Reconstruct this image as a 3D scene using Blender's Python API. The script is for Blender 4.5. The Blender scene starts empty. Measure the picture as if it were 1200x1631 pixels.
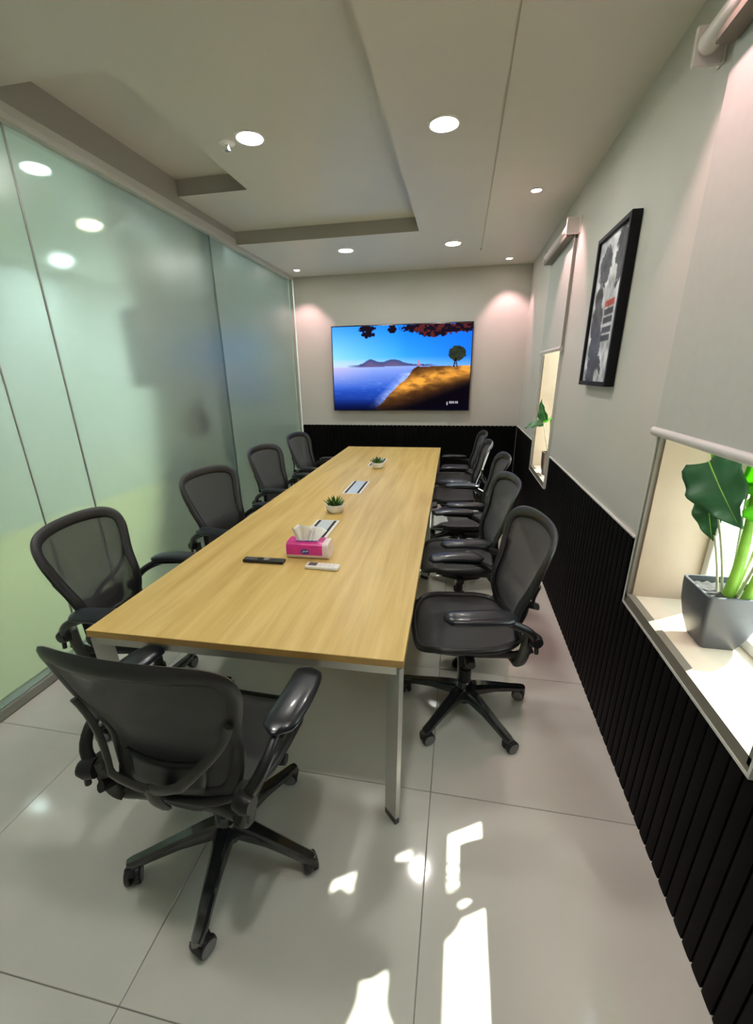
import bpy, bmesh, math, random
import numpy as np
from mathutils import Vector, Matrix
SC = bpy.context.scene
COL = SC.collection
PI = math.pi
R = math.radians
random.seed(7)

# ------------------------------------------------------------------ camera
FPX, CX, CY, CAMH = 681.64, 594.23, 845.75, 1.5924
pitch, yaw, roll = -0.3509, -0.1965, -0.0155
fwd = Vector((math.sin(yaw)*math.cos(pitch), math.cos(yaw)*math.cos(pitch), math.sin(pitch)))
rt = Vector((math.cos(yaw), -math.sin(yaw), 0)); up = rt.cross(fwd)
r2 = math.cos(roll)*rt + math.sin(roll)*up
u2 = -math.sin(roll)*rt + math.cos(roll)*up
cd = bpy.data.cameras.new('camera'); cam = bpy.data.objects.new('camera', cd); COL.objects.link(cam)
mw = Matrix((r2, u2, -fwd)).transposed().to_4x4(); mw.translation = Vector((0, 0, CAMH))
cam.matrix_world = mw
cd.sensor_fit = 'AUTO'; cd.sensor_width = 36.0
cd.lens = FPX*36.0/1631
cd.shift_x = (600-CX)/1631; cd.shift_y = (CY-815.5)/1631
cd.clip_start = 0.02
SC.camera = cam

# ------------------------------------------------------------------ light, exposure
SC.view_settings.view_transform = 'Standard'; SC.view_settings.look = 'None'
SC.view_settings.gamma = 1.0; SC.view_settings.use_curve_mapping = False
SC.view_settings.exposure = 1.95
SUN_STRENGTH, SKY_STRENGTH, DOWNLIGHT_E, SPOT_W, CORRIDOR_E = 6.5, 1.7, 64.0, 9.0, 62.0
W = bpy.data.worlds.new('world'); SC.world = W; W.use_nodes = True
bgn = W.node_tree.nodes['Background']; bgn.inputs[0].default_value = (0.86, 0.93, 1.0, 1); bgn.inputs[1].default_value = SKY_STRENGTH
sd = bpy.data.lights.new('sun', 'SUN'); sd.energy = SUN_STRENGTH; sd.color = (1, .95, .84); sd.angle = R(0.6)
so = bpy.data.objects.new('sun', sd); COL.objects.link(so)
so.rotation_euler = Vector((-1, -.6, -1.292)).to_track_quat('-Z', 'Y').to_euler(); so.location = (6, 5, 8)

# ------------------------------------------------------------------ materials
def lin(c):
    return tuple((x/12.92 if x <= .04045 else ((x+.055)/1.055)**2.4) for x in (v/255 for v in c))
MATS = {}
def mat(name, c, rough=.5, metal=0, spec=.5, coat=0, noise=0, nscale=8, stretch=None, bump=0, bscale=60, rvar=0):
    if name in MATS: return MATS[name]
    m = bpy.data.materials.new(name); m.use_nodes = True; nt = m.node_tree; b = nt.nodes['Principled BSDF']
    c = tuple(c)
    b.inputs['Base Color'].default_value = (*c, 1); b.inputs['Roughness'].default_value = rough
    b.inputs['Metallic'].default_value = metal; b.inputs['Specular IOR Level'].default_value = spec
    b.inputs['Coat Weight'].default_value = coat; b.inputs['Coat Roughness'].default_value = .05
    if noise or bump or rvar:
        tc = nt.nodes.new('ShaderNodeTexCoord'); mp = nt.nodes.new('ShaderNodeMapping')
        nt.links.new(tc.outputs['Object'], mp.inputs[0])
        if stretch: mp.inputs['Scale'].default_value = stretch
        n = nt.nodes.new('ShaderNodeTexNoise'); n.inputs['Scale'].default_value = nscale; n.inputs['Detail'].default_value = 5
        nt.links.new(mp.outputs[0], n.inputs['Vector'])
        if noise:
            cr = nt.nodes.new('ShaderNodeValToRGB')
            cr.color_ramp.elements[0].position = .3; cr.color_ramp.elements[1].position = .7
            cr.color_ramp.elements[0].color = (*[x*(1-noise) for x in c], 1); cr.color_ramp.elements[1].color = (*[min(1, x*(1+noise)) for x in c], 1)
            nt.links.new(n.outputs['Fac'], cr.inputs[0]); nt.links.new(cr.outputs[0], b.inputs['Base Color'])
        if rvar:
            mr = nt.nodes.new('ShaderNodeMapRange'); mr.inputs[3].default_value = max(0, rough-rvar); mr.inputs[4].default_value = rough+rvar
            nt.links.new(n.outputs['Fac'], mr.inputs[0]); nt.links.new(mr.outputs[0], b.inputs['Roughness'])
        if bump:
            n2 = nt.nodes.new('ShaderNodeTexNoise'); n2.inputs['Scale'].default_value = bscale; n2.inputs['Detail'].default_value = 3
            nt.links.new(mp.outputs[0], n2.inputs['Vector'])
            bp = nt.nodes.new('ShaderNodeBump'); bp.inputs['Strength'].default_value = bump; bp.inputs['Distance'].default_value = .002
            nt.links.new(n2.outputs['Fac'], bp.inputs['Height']); nt.links.new(bp.outputs[0], b.inputs['Normal'])
    MATS[name] = m; return m
def emis(name, c, e):
    m = bpy.data.materials.new(name); m.use_nodes = True; nt = m.node_tree; nt.nodes.clear()
    o = nt.nodes.new('ShaderNodeOutputMaterial'); em = nt.nodes.new('ShaderNodeEmission')
    em.inputs[0].default_value = (*c, 1); em.inputs[1].default_value = e; nt.links.new(em.outputs[0], o.inputs[0]); return m
def mixmat(name, build):
    m = bpy.data.materials.new(name); m.use_nodes = True; nt = m.node_tree; nt.nodes.clear()
    o = nt.nodes.new('ShaderNodeOutputMaterial'); build(nt, o); return m

M_wall = mat('painted_plaster', (.50, .495, .455), .55, noise=.02, nscale=3, bump=.05, bscale=120)
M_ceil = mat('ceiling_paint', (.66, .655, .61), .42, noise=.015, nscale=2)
M_trayface = mat('ceiling_edge_grey', (.36, .35, .31), .5)  # darker grey for the upright faces of tray and recess
M_tile = mat('polished_porcelain', (.68, .665, .61), .075, spec=.5, noise=.035, nscale=2.2, rvar=.03)
M_grout = mat('grout', (.27, .26, .23), .8)
M_black = mat('black_lacquered_mdf', (.002, .002, .002), .6, spec=.07, noise=.2, nscale=20)
M_capstrip = mat('pale_cap_strip', (.55, .56, .52), .4)
M_alu = mat('satin_aluminium', (.60, .59, .55), .32, metal=.85, noise=.03, nscale=40)
M_rail = mat('grey_rail', (.34, .34, .30), .4, metal=.3)
M_edge = mat('dark_green_glass_edge', (.05, .10, .085), .3)
M_track = mat('light_grey_track', (.52, .52, .48), .4)
M_beige = mat('beige_stone_lining', (.42, .32, .23), .55, noise=.06, nscale=6)
M_sill = mat('cream_stone_sill', (.62, .54, .43), .35, noise=.04, nscale=9)
M_trim = mat('taupe_window_trim', (.17, .155, .125), .5)
M_whiteframe = mat('white_window_frame', (.8, .8, .78), .35)
M_blind = mat('grey_blackout_fabric', (.44, .465, .435), .75, noise=.02, nscale=30, bump=.05, bscale=400)
M_blindbar = mat('grey_blind_bar', (.55, .55, .53), .35)
M_tube = mat('white_blind_tube', (.72, .68, .66), .3)
M_silver = mat('brushed_silver_leg', (.52, .51, .47), .38, metal=.55, noise=.03, nscale=30)
M_foot = mat('dark_foot', (.03, .027, .025), .5)
M_chrome = mat('chrome', (.8, .8, .8), .12, metal=1)
M_frame = mat('graphite_frame', (.016, .016, .0155), .42, noise=.1, nscale=30)
M_frame2 = mat('graphite_yoke', (.045, .044, .038), .38)
M_pad = mat('glossy_arm_pad', (.007, .010, .016), .30, coat=.15)
M_base = mat('dark_polished_base', (.016, .018, .02), .16, spec=.7, coat=.6)
M_wheel = mat('black_caster_tread', (.012, .012, .013), .4)
M_wheelring = mat('grey_caster_ring', (.20, .20, .20), .35)
M_hub = mat('black_plastic', (.010, .010, .010), .4)
M_white = mat('white_plastic', (.82, .80, .77), .3)
M_panel = mat('pale_blue_panel', (.55, .62, .68), .3)
M_slot = mat('black_brush_slot', (.01, .01, .011), .7)
M_pink = mat('magenta_film', (.68, .025, .27), .28, noise=.18, nscale=25, coat=.3)
M_packwhite = mat('white_film', (.85, .72, .72), .3)
M_tissue = mat('white_tissue', (.88, .88, .85), .8)
M_logo = mat('blue_emblem_print', (.07, .05, .30), .35)
M_logow = mat('pale_emblem_print', (.55, .70, .85), .35)
M_remote = mat('black_remote', (.012, .011, .010), .35)
M_button = mat('grey_button', (.25, .25, .24), .5)
M_screen_lcd = mat('grey_lcd', (.10, .11, .10), .25)
M_ceramic = mat('white_ceramic', (.80, .79, .76), .25)
M_soil = mat('pebble_soil', (.035, .035, .035), .9, noise=.6, nscale=60, bump=.6, bscale=90)
M_potg = mat('charcoal_pot', (.065, .070, .082), .42, noise=.05, nscale=10)
M_potb = mat('brown_pot', (.10, .075, .065), .4)
M_stem = mat('green_stem', (.22, .45, .05), .45, noise=.35, nscale=9)
M_stemthin = mat('pale_stem', (.45, .48, .32), .5, noise=.2, nscale=20)
M_bezel = mat('tv_bezel', (.006, .006, .007), .3)
M_cable = mat('pale_cable', (.45, .45, .43), .5)
M_posterframe = mat('black_poster_frame', (.004, .004, .006), .55, spec=.25)
M_ring = mat('white_light_ring', (.8, .8, .78), .4)
M_corr = mat('corridor_paint', (.70, .73, .71), .7)
M_corrfloor = mat('corridor_floor', (.74, .68, .38), .45)
M_corrceil = mat('corridor_ceiling', (.70, .76, .72), .7)
M_darkscreen = mat('dark_blue_screen', (.012, .022, .040), .3)
M_maroon = mat('maroon_fabric', (.09, .02, .03), .8)
M_concrete = mat('outside_paving', (.6, .58, .52), .8, noise=.1, nscale=2)
M_lightw = emis('cool_white_diffuser', (1.0, .97, .90), DOWNLIGHT_E)
M_lightp = emis('warm_spot_lens', (1.0, .80, .70), 14)
M_lightc = emis('corridor_diffuser', (.90, 1.0, .98), CORRIDOR_E*1.3)
M_lightcw = emis('corridor_warm_diffuser', (1, .85, .55), CORRIDOR_E*.6)

def _glass(nt, o):
    t = nt.nodes.new('ShaderNodeBsdfTransparent'); g = nt.nodes.new('ShaderNodeBsdfGlossy'); g.inputs['Roughness'].default_value = .02
    t.inputs[0].default_value = (.93, .97, .95, 1)
    x = nt.nodes.new('ShaderNodeMixShader'); x.inputs[0].default_value = .06; nt.links.new(t.outputs[0], x.inputs[1]); nt.links.new(g.outputs[0], x.inputs[2])
    nt.links.new(x.outputs[0], o.inputs[0])
M_glass = mixmat('clear_window_glass', _glass)
def _frost(nt, o):
    p = nt.nodes.new('ShaderNodeBsdfRefraction'); p.inputs['Color'].default_value = (.87, .965, .945, 1); p.inputs['Roughness'].default_value = .21; p.inputs['IOR'].default_value = 1.16
    tr = nt.nodes.new('ShaderNodeBsdfTranslucent'); tr.inputs[0].default_value = (.70, .80, .76, 1)
    df = nt.nodes.new('ShaderNodeBsdfDiffuse'); df.inputs[0].default_value = (.46, .52, .49, 1)
    g = nt.nodes.new('ShaderNodeBsdfGlossy'); g.inputs['Roughness'].default_value = .27
    f = nt.nodes.new('ShaderNodeFresnel'); f.inputs[0].default_value = 1.45
    a = nt.nodes.new('ShaderNodeMixShader'); a.inputs[0].default_value = .14
    b = nt.nodes.new('ShaderNodeMixShader'); b.inputs[0].default_value = .12
    c = nt.nodes.new('ShaderNodeMixShader')
    L = nt.links.new
    L(p.outputs[0], a.inputs[1]); L(tr.outputs[0], a.inputs[2]); L(a.outputs[0], b.inputs[1]); L(df.outputs[0], b.inputs[2])
    L(f.outputs[0], c.inputs[0]); L(b.outputs[0], c.inputs[1]); L(g.outputs[0], c.inputs[2]); L(c.outputs[0], o.inputs[0])
M_frost = mixmat('frosted_green_glass', _frost)
def _net(nt, o, op=.80, c=(.024, .024, .025)):
    t = nt.nodes.new('ShaderNodeBsdfTransparent'); p = nt.nodes.new('ShaderNodeBsdfPrincipled')
    p.inputs['Base Color'].default_value = (*c, 1); p.inputs['Roughness'].default_value = .6; p.inputs['Sheen Weight'].default_value = .15
    tc = nt.nodes.new('ShaderNodeTexCoord'); n = nt.nodes.new('ShaderNodeTexNoise'); n.inputs['Scale'].default_value = 90
    mr = nt.nodes.new('ShaderNodeMapRange'); mr.inputs[3].default_value = op-.08; mr.inputs[4].default_value = op+.08
    x = nt.nodes.new('ShaderNodeMixShader'); L = nt.links.new
    L(tc.outputs['Object'], n.inputs['Vector']); L(n.outputs['Fac'], mr.inputs[0]); L(mr.outputs[0], x.inputs[0])
    L(t.outputs[0], x.inputs[1]); L(p.outputs[0], x.inputs[2]); L(x.outputs[0], o.inputs[0])
M_net = mixmat('charcoal_mesh_fabric', lambda nt, o: _net(nt, o, .91, (.030, .030, .031)))
M_seatnet = mixmat('charcoal_seat_mesh', lambda nt, o: _net(nt, o, .92, (.024, .024, .026)))
def leafmat(name, c, tcol, tr):
    def f(nt, o):
        p = nt.nodes.new('ShaderNodeBsdfPrincipled'); p.inputs['Roughness'].default_value = .38
        tc = nt.nodes.new('ShaderNodeTexCoord'); n = nt.nodes.new('ShaderNodeTexNoise'); n.inputs['Scale'].default_value = 14
        cr = nt.nodes.new('ShaderNodeValToRGB'); cr.color_ramp.elements[0].color = (*[v*.7 for v in c], 1); cr.color_ramp.elements[1].color = (*[v*1.3 for v in c], 1)
        t = nt.nodes.new('ShaderNodeBsdfTranslucent'); t.inputs[0].default_value = (*tcol, 1)
        x = nt.nodes.new('ShaderNodeMixShader'); x.inputs[0].default_value = tr; L = nt.links.new
        L(tc.outputs['Object'], n.inputs['Vector']); L(n.outputs['Fac'], cr.inputs[0]); L(cr.outputs[0], p.inputs['Base Color'])
        L(p.outputs[0], x.inputs[1]); L(t.outputs[0], x.inputs[2]); L(x.outputs[0], o.inputs[0])
    return mixmat(name, f)
M_leafdark = leafmat('dark_green_leaf', (.032, .115, .050), (.10, .40, .04), .18)
M_leafbright = leafmat('bright_green_leaf', (.10, .34, .02), (.30, .80, .02), .5)
M_succ = leafmat('succulent_leaf', (.05, .15, .02), (.1, .3, .03), .1)
def _wood(nt, o):
    p = nt.nodes.new('ShaderNodeBsdfPrincipled'); p.inputs['Roughness'].default_value = .36; p.inputs['Specular IOR Level'].default_value = .4
    tc = nt.nodes.new('ShaderNodeTexCoord'); L = nt.links.new
    mp = nt.nodes.new('ShaderNodeMapping'); mp.inputs['Scale'].default_value = (9, .55, 9); L(tc.outputs['Object'], mp.inputs[0])
    n = nt.nodes.new('ShaderNodeTexNoise'); n.inputs['Scale'].default_value = 1.6; n.inputs['Detail'].default_value = 7; n.inputs['Distortion'].default_value = .7; L(mp.outputs[0], n.inputs['Vector'])
    mp2 = nt.nodes.new('ShaderNodeMapping'); mp2.inputs['Scale'].default_value = (160, 3, 160); L(tc.outputs['Object'], mp2.inputs[0])
    n2 = nt.nodes.new('ShaderNodeTexNoise'); n2.inputs['Scale'].default_value = 1.5; n2.inputs['Detail'].default_value = 3; L(mp2.outputs[0], n2.inputs['Vector'])
    cr = nt.nodes.new('ShaderNodeValToRGB'); e = cr.color_ramp.elements
    e[0].position = .30; e[0].color = (.60, .38, .105, 1); e[1].position = .72; e[1].color = (.84, .61, .235, 1)
    e2 = cr.color_ramp.elements.new(.5); e2.color = (.73, .505, .165, 1)
    L(n.outputs['Fac'], cr.inputs[0])
    mx = nt.nodes.new('ShaderNodeMix'); mx.data_type = 'RGBA'; mx.blend_type = 'MULTIPLY'; mx.inputs[0].default_value = .22
    L(cr.outputs[0], mx.inputs[6]); L(n2.outputs['Fac'], mx.inputs[7]); L(mx.outputs[2], p.inputs['Base Color'])
    L(p.outputs[0], o.inputs[0])
M_wood = mixmat('light_oak_veneer', _wood)
M_woodedge = mat('oak_edge_band', (.45, .27, .075), .45, noise=.12, nscale=12, stretch=(1, .3, 6))
def vcol(name, emit=0, rough=.4):
    def f(nt, o):
        a = nt.nodes.new('ShaderNodeAttribute'); a.attribute_name = 'Col'
        if emit:
            e = nt.nodes.new('ShaderNodeEmission'); e.inputs[1].default_value = emit; nt.links.new(a.outputs[0], e.inputs[0]); nt.links.new(e.outputs[0], o.inputs[0])
        else:
            p = nt.nodes.new('ShaderNodeBsdfPrincipled'); p.inputs['Roughness'].default_value = rough
            nt.links.new(a.outputs[0], p.inputs['Base Color']); nt.links.new(p.outputs[0], o.inputs[0])
    return mixmat(name, f)
M_tvpic = vcol('tv_picture', .36)
M_print = vcol('poster_print', 0, .7)

# ------------------------------------------------------------------ mesh helpers
class MB:
    def __init__(s): s.v = []; s.f = []; s.mi = []
    def add(s, vs, fs, mi=0):
        o = len(s.v); s.v += [tuple(v) for v in vs]; s.f += [tuple(i+o for i in f) for f in fs]; s.mi += [mi]*len(fs); return s
    def box(s, a, b, bev=0, seg=2, mi=0, M=None):
        bm = bmesh.new(); bmesh.ops.create_cube(bm, size=1)
        for v in bm.verts:
            v.co = Vector([(a[i]+b[i])/2 + v.co[i]*(b[i]-a[i]) for i in range(3)])
        if bev: bmesh.ops.bevel(bm, geom=bm.edges[:], offset=bev, segments=seg, affect='EDGES', profile=.5)
        return s.bm(bm, mi, M)
    def bm(s, bm, mi=0, M=None):
        if M is not None: bm.transform(M)
        bm.verts.index_update()
        s.add([v.co for v in bm.verts], [[v.index for v in f.verts] for f in bm.faces], mi); bm.free(); return s
    def loft(s, rings, cap=True, close=True, mi=0):
        n = len(rings[0]); vs = [p for r in rings for p in r]; fs = []
        for i in range(len(rings)-1):
            for j in range(n if close else n-1):
                k = (j+1) % n; fs.append((i*n+j, i*n+k, (i+1)*n+k, (i+1)*n+j))
        if cap:
            fs.append(tuple(reversed(range(n)))); fs.append(tuple((len(rings)-1)*n+j for j in range(n)))
        return s.add(vs, fs, mi)
    def tube(s, pts, rad, n=10, upv=(0, 0, 1), closed=False, mi=0, cap=True):
        # rad: float or (rw, rh) or list of those along the path
        P = [Vector(p) for p in pts]; N = len(P); rings = []; upv = Vector(upv)
        rl = rad if isinstance(rad, list) else [rad]*N
        for i in range(N):
            a = P[(i-1) % N] if (closed or i > 0) else P[i]; b = P[(i+1) % N] if (closed or i < N-1) else P[i]
            t = (b-a).normalized(); sd_ = t.cross(upv)
            if sd_.length < 1e-4: sd_ = t.cross(Vector((1, 0, 0)))
            sd_.normalize(); w = sd_.cross(t)
            r = rl[i]; rw, rh = (r, r) if not isinstance(r, tuple) else r
            rings.append([P[i]+sd_*rw*math.cos(2*PI*k/n)+w*rh*math.sin(2*PI*k/n) for k in range(n)])
        if closed: rings.append(rings[0])
        return s.loft(rings, cap=cap and not closed, mi=mi)
    def lathe(s, prof, n=24, c=(0, 0, 0), axis='z', mi=0, cap=True):
        rings = []
        for r, h in prof:
            ring = []
            for k in range(n):
                a = 2*PI*k/n; x, y = r*math.cos(a), r*math.sin(a)
                q = {'z': (x, y, h), 'y': (x, -h, y), 'x': (h, x, y)}[axis]
                ring.append((c[0]+q[0], c[1]+q[1], c[2]+q[2]))
            rings.append(ring)
        return s.loft(rings, cap=cap, mi=mi)
    def grid(s, fn, nu, nv, mi=0):
        vs = [fn(i/nu, j/nv) for j in range(nv+1) for i in range(nu+1)]
        fs = [(j*(nu+1)+i, j*(nu+1)+i+1, (j+1)*(nu+1)+i+1, (j+1)*(nu+1)+i) for j in range(nv) for i in range(nu)]
        return s.add(vs, fs, mi)
    def mesh(s, name, mats, smooth=35):
        me = bpy.data.meshes.new(name); me.from_pydata(s.v, [], s.f)
        for m in (mats if isinstance(mats, (list, tuple)) else [mats]): me.materials.append(m)
        me.polygons.foreach_set('material_index', s.mi)
        bm = bmesh.new(); bm.from_mesh(me); bmesh.ops.remove_doubles(bm, verts=bm.verts, dist=1e-6); bmesh.ops.recalc_face_normals(bm, faces=bm.faces); bm.to_mesh(me); bm.free()
        if smooth:
            me.polygons.foreach_set('use_smooth', [True]*len(me.polygons)); me.set_sharp_from_angle(angle=R(smooth))
        me.update(); return me
    def build(s, name, mats, parent=None, smooth=35, solid=0, kind=None):
        o = bpy.data.objects.new(name, s.mesh(name, mats, smooth)); COL.objects.link(o)
        if parent is not None: o.parent = parent
        if solid:
            md = o.modifiers.new('thickness', 'SOLIDIFY'); md.thickness = solid; md.offset = 0
        if kind: o['kind'] = kind
        return o
def tag(o, label, cat, group=None):
    o['label'] = label; o['category'] = cat
    if group: o['group'] = group
    return o
def empty(name, loc=(0, 0, 0), rz=0, kind=None):
    o = bpy.data.objects.new(name, None); COL.objects.link(o); o.location = loc; o.rotation_euler = (0, 0, rz); o.empty_display_size = .1
    if kind: o['kind'] = kind
    return o
def children(o): return [c for c in bpy.data.objects if c.parent == o]
def copy_tree(o, parent=None):
    c = o.copy(); COL.objects.link(c)
    if parent is not None: c.parent = parent
    for ch in children(o): copy_tree(ch, c)
    return c
def bez(p0, p1, p2, n=10):
    p0, p1, p2 = map(Vector, (p0, p1, p2))
    return [(1-t)**2*p0+2*t*(1-t)*p1+t*t*p2 for t in (i/n for i in range(n+1))]
def lerp_tab(tab, t):
    for (a, va), (b, vb) in zip(tab, tab[1:]):
        if t <= b:
            k = (t-a)/(b-a); k = k*k*(3-2*k)*.5+k*.5; return va+(vb-va)*k
    return tab[-1][1]

# ------------------------------------------------------------------ the room
xW, yB, zC, xG, zW = .7286, 5.82, 2.748, -2.168, .948
Y0 = -1.05
# floor: grout bed with polished tiles laid on a .786 m grid
fl = MB().box((-2.3, Y0-.1, -.12), (1.06, yB+.2, -.004)).build('floor', M_grout, kind='structure', smooth=0)
TS, TX, TY = .7857, -.0337, .4969
xs = [xG+.02]+[TX+k*TS for k in range(-2, 1)]+[xW+.012]
ys = [Y0]+[TY+k*TS for k in range(-1, 7)]+[yB+.02]
tmesh = {}
for i in range(len(xs)-1):
    for j in range(len(ys)-1):
        a, b = xs[i], xs[i+1]; c, d = ys[j], ys[j+1]
        w, l = round(b-a-.003, 3), round(d-c-.003, 3)
        if (w, l) not in tmesh:
            tmesh[(w, l)] = MB().box((-w/2, -l/2, -.01), (w/2, l/2, 0), .0012, 1).mesh('tile', M_tile, 30)
        o = bpy.data.objects.new('tile', tmesh[(w, l)]); COL.objects.link(o); o.parent = fl; o.location = ((a+b)/2, (c+d)/2, 0)

# ceiling: low band, raised tray, deeper side recess, shadow groove
tr = (-2.135, -.2, -.42, 4.36); zT = zC+.105; sb = (-2.135, 2.17, -1.58, 3.50); zS = zT+.105
def hq(m, x0, y0, x1, y1, z, mi=0): m.add([(x0, y0, z), (x0, y1, z), (x1, y1, z), (x1, y0, z)], [(0, 1, 2, 3)], mi)
def vq(m, x0, y0, x1, y1, z0, z1, mi=0): m.add([(x0, y0, z0), (x1, y1, z0), (x1, y1, z1), (x0, y0, z1)], [(0, 1, 2, 3)], mi)
cm = MB(); gx0, gx1, gy = .126, .136, 5.11
hq(cm, -2.135, Y0, tr[2], tr[1], zC); hq(cm, -2.135, tr[3], gx0, yB+.02, zC); hq(cm, tr[2], Y0, gx0, tr[3], zC)
hq(cm, gx0, gy, gx1, yB+.02, zC); hq(cm, gx1, Y0, xW+.02, yB+.02, zC); hq(cm, gx0, Y0, gx1, gy, zC+.008, 0)
for gx in (gx0, gx1): vq(cm, gx, Y0, gx, gy, zC, zC+.008, 0)
vq(cm, gx0, gy, gx1, gy, zC, zC+.008, 0)
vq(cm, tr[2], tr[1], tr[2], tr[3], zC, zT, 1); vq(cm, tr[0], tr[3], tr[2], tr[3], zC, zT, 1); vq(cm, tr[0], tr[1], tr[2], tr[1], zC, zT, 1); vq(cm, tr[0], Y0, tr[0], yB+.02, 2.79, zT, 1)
hq(cm, sb[2], tr[1], tr[2], tr[3], zT); hq(cm, sb[0], tr[1], sb[2], sb[1], zT); hq(cm, sb[0], sb[3], sb[2], tr[3], zT)
hq(cm, *sb, zS)
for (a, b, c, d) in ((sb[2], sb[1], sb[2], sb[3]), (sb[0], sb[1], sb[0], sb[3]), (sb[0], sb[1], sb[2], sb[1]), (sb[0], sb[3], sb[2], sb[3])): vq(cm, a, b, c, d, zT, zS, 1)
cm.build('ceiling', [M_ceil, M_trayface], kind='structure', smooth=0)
MB().box((-4.9, Y0-.1, 3.0), (1.06, 8.2, 3.1)).build('ceiling_slab', M_ceil, kind='structure', smooth=0)

# walls
wt = .012
MB().box((-2.135, yB+wt, 0), (1.06, yB+.16, 3.0)).build('wall_back', M_wall, kind='structure', smooth=0)
MB().box((-2.3, Y0-.12, 0), (1.06, Y0, 3.0)).build('wall_front', M_wall, kind='structure', smooth=0)
W1 = (.93, 1.745); W2 = (3.70, 4.45); ZS, ZTOP = .70, 2.44; XO = 1.04
wr = MB(); ybr = [Y0, W1[0], W1[1], W2[0], W2[1], yB+wt]
for k in range(5):
    a, b = ybr[k], ybr[k+1]
    if k in (1, 3):
        wr.box((xW+wt, a, 0), (XO, b, ZS)); wr.box((xW+wt, a, ZTOP), (XO, b, 3.0))
    else: wr.box((xW+wt, a, 0), (XO, b, 3.0))
wr.build('wall_right', M_wall, kind='structure', smooth=0)

# black slatted wainscot
def slat_mesh(h, w=.047, d=wt):
    n = 5; ring = [(-w/2, 0)]+[(-w/2+w*(i/n), -d*(1-.10*abs(2*i/n-1)**4)) for i in range(n+1)]+[(w/2, 0)]
    m = MB(); m.loft([[(x, y, z) for x, y in ring] for z in (0, h)])
    return m.mesh('slat', M_black, 40)
wsr = empty('trim_1', (xW+wt, Y0, 0), 0, 'structure')
MB().box((-.004, 0, 0), (0, yB-Y0+.0, ZS-.03)).build('backing_board', M_black, wsr, 0)
pitch_s = .055; sm_t, sm_s = slat_mesh(zW), slat_mesh(ZS-.03)
ys_ = Y0+.03
while ys_ < yB-.03:
    short = any(w[0]-.028-.03 < ys_ < w[1]+.028+.03 for w in (W1, W2))
    o = bpy.data.objects.new('slat', sm_s if short else sm_t); COL.objects.link(o); o.parent = wsr
    o.location = (0, ys_-Y0, 0); o.rotation_euler = (0, 0, -PI/2); ys_ += pitch_s
for a, b in ((Y0, W1[0]-.06), (W1[1]+.06, W2[0]-.06), (W2[1]+.06, yB)):
    MB().box((-wt-.001, a-Y0, zW), (0, b-Y0, zW+.006)).build('cap_strip', M_capstrip, wsr, 0)
wsb = empty('trim_2', (xG+.04, yB+wt, 0), 0, 'structure')
bk = MB(); x = .03
while x < xW-xG-.05:
    bk.box((x-.0235, -wt, 0), (x+.0235, 0, zW)); x += pitch_s
bk.build('slat_panel', M_black, wsb, 0)['kind'] = 'stuff'
MB().box((0, -.004, 0), (xW-xG-.04, 0, zW-.01)).build('backing_board', M_black, wsb, 0)

# windows: reveal lining, sill, trim ring, outer frame with transom, panes
def window(n, y0, y1):
    w = empty('window_%d' % n, (xW, y0, 0), 0, 'structure'); L = y1-y0; X1 = .30
    MB().box((.0, 0, ZS), (X1, L, ZS+.02), .002, 1).build('sill', M_sill, w)
    jl = MB().box((.012, 0, ZS+.02), (X1, .008, ZTOP)); jl.box((.012, L-.008, ZS+.02), (X1, L, ZTOP)); jl.box((.012, .008, ZTOP-.008), (X1, L-.008, ZTOP))
    jl.build('reveal_lining', M_beige, w, 0)
    t = MB(); tw = .016
    t.box((-.006, -tw, ZS-tw), (.022, L+tw, ZS+.024)); t.box((-.006, -tw, ZS), (.012, 0, ZTOP+tw)); t.box((-.006, L, ZS), (.012, L+tw, ZTOP+tw)); t.box((-.006, 0, ZTOP), (.012, L, ZTOP+tw))
    t.build('inner_trim', M_trim, w, 0)
    bd = MB(); bw = .009
    bd.box((-.009, -tw-bw, ZS-tw-bw), (.012, L+tw+bw, ZS-tw)); bd.box((-.009, -tw-bw, ZS-tw), (.012, -tw, ZTOP+tw)); bd.box((-.009, L+tw, ZS-tw), (.012, L+tw+bw, ZTOP+tw))
    bd.build('outer_bead', M_capstrip, w, 0)
    f = MB(); fw = .045; xa, xb = .235, .285
    f.box((xa, .008, ZS+.02), (xb, fw, ZTOP-.008), .003, 1); f.box((xa, L-fw, ZS+.02), (xb, L-.008, ZTOP-.008), .003, 1)
    f.box((xa, fw, ZS+.02), (xb, L-fw, ZS+.06), .003, 1); f.box((xa, fw, ZTOP-.05), (xb, L-fw, ZTOP-.008), .003, 1); f.box((xa, fw, 1.25), (xb, L-fw, 1.36), .003, 1)
    fo = f.build('outer_frame', M_whiteframe, w)
    for za, zb in ((ZS+.06, 1.25), (1.36, ZTOP-.05)):
        MB().box((.258, fw-.004, za-.004), (.262, L-fw+.004, zb+.004)).build('pane', M_glass, fo, 0)
window(1, *W1); window(2, *W2)

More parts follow.
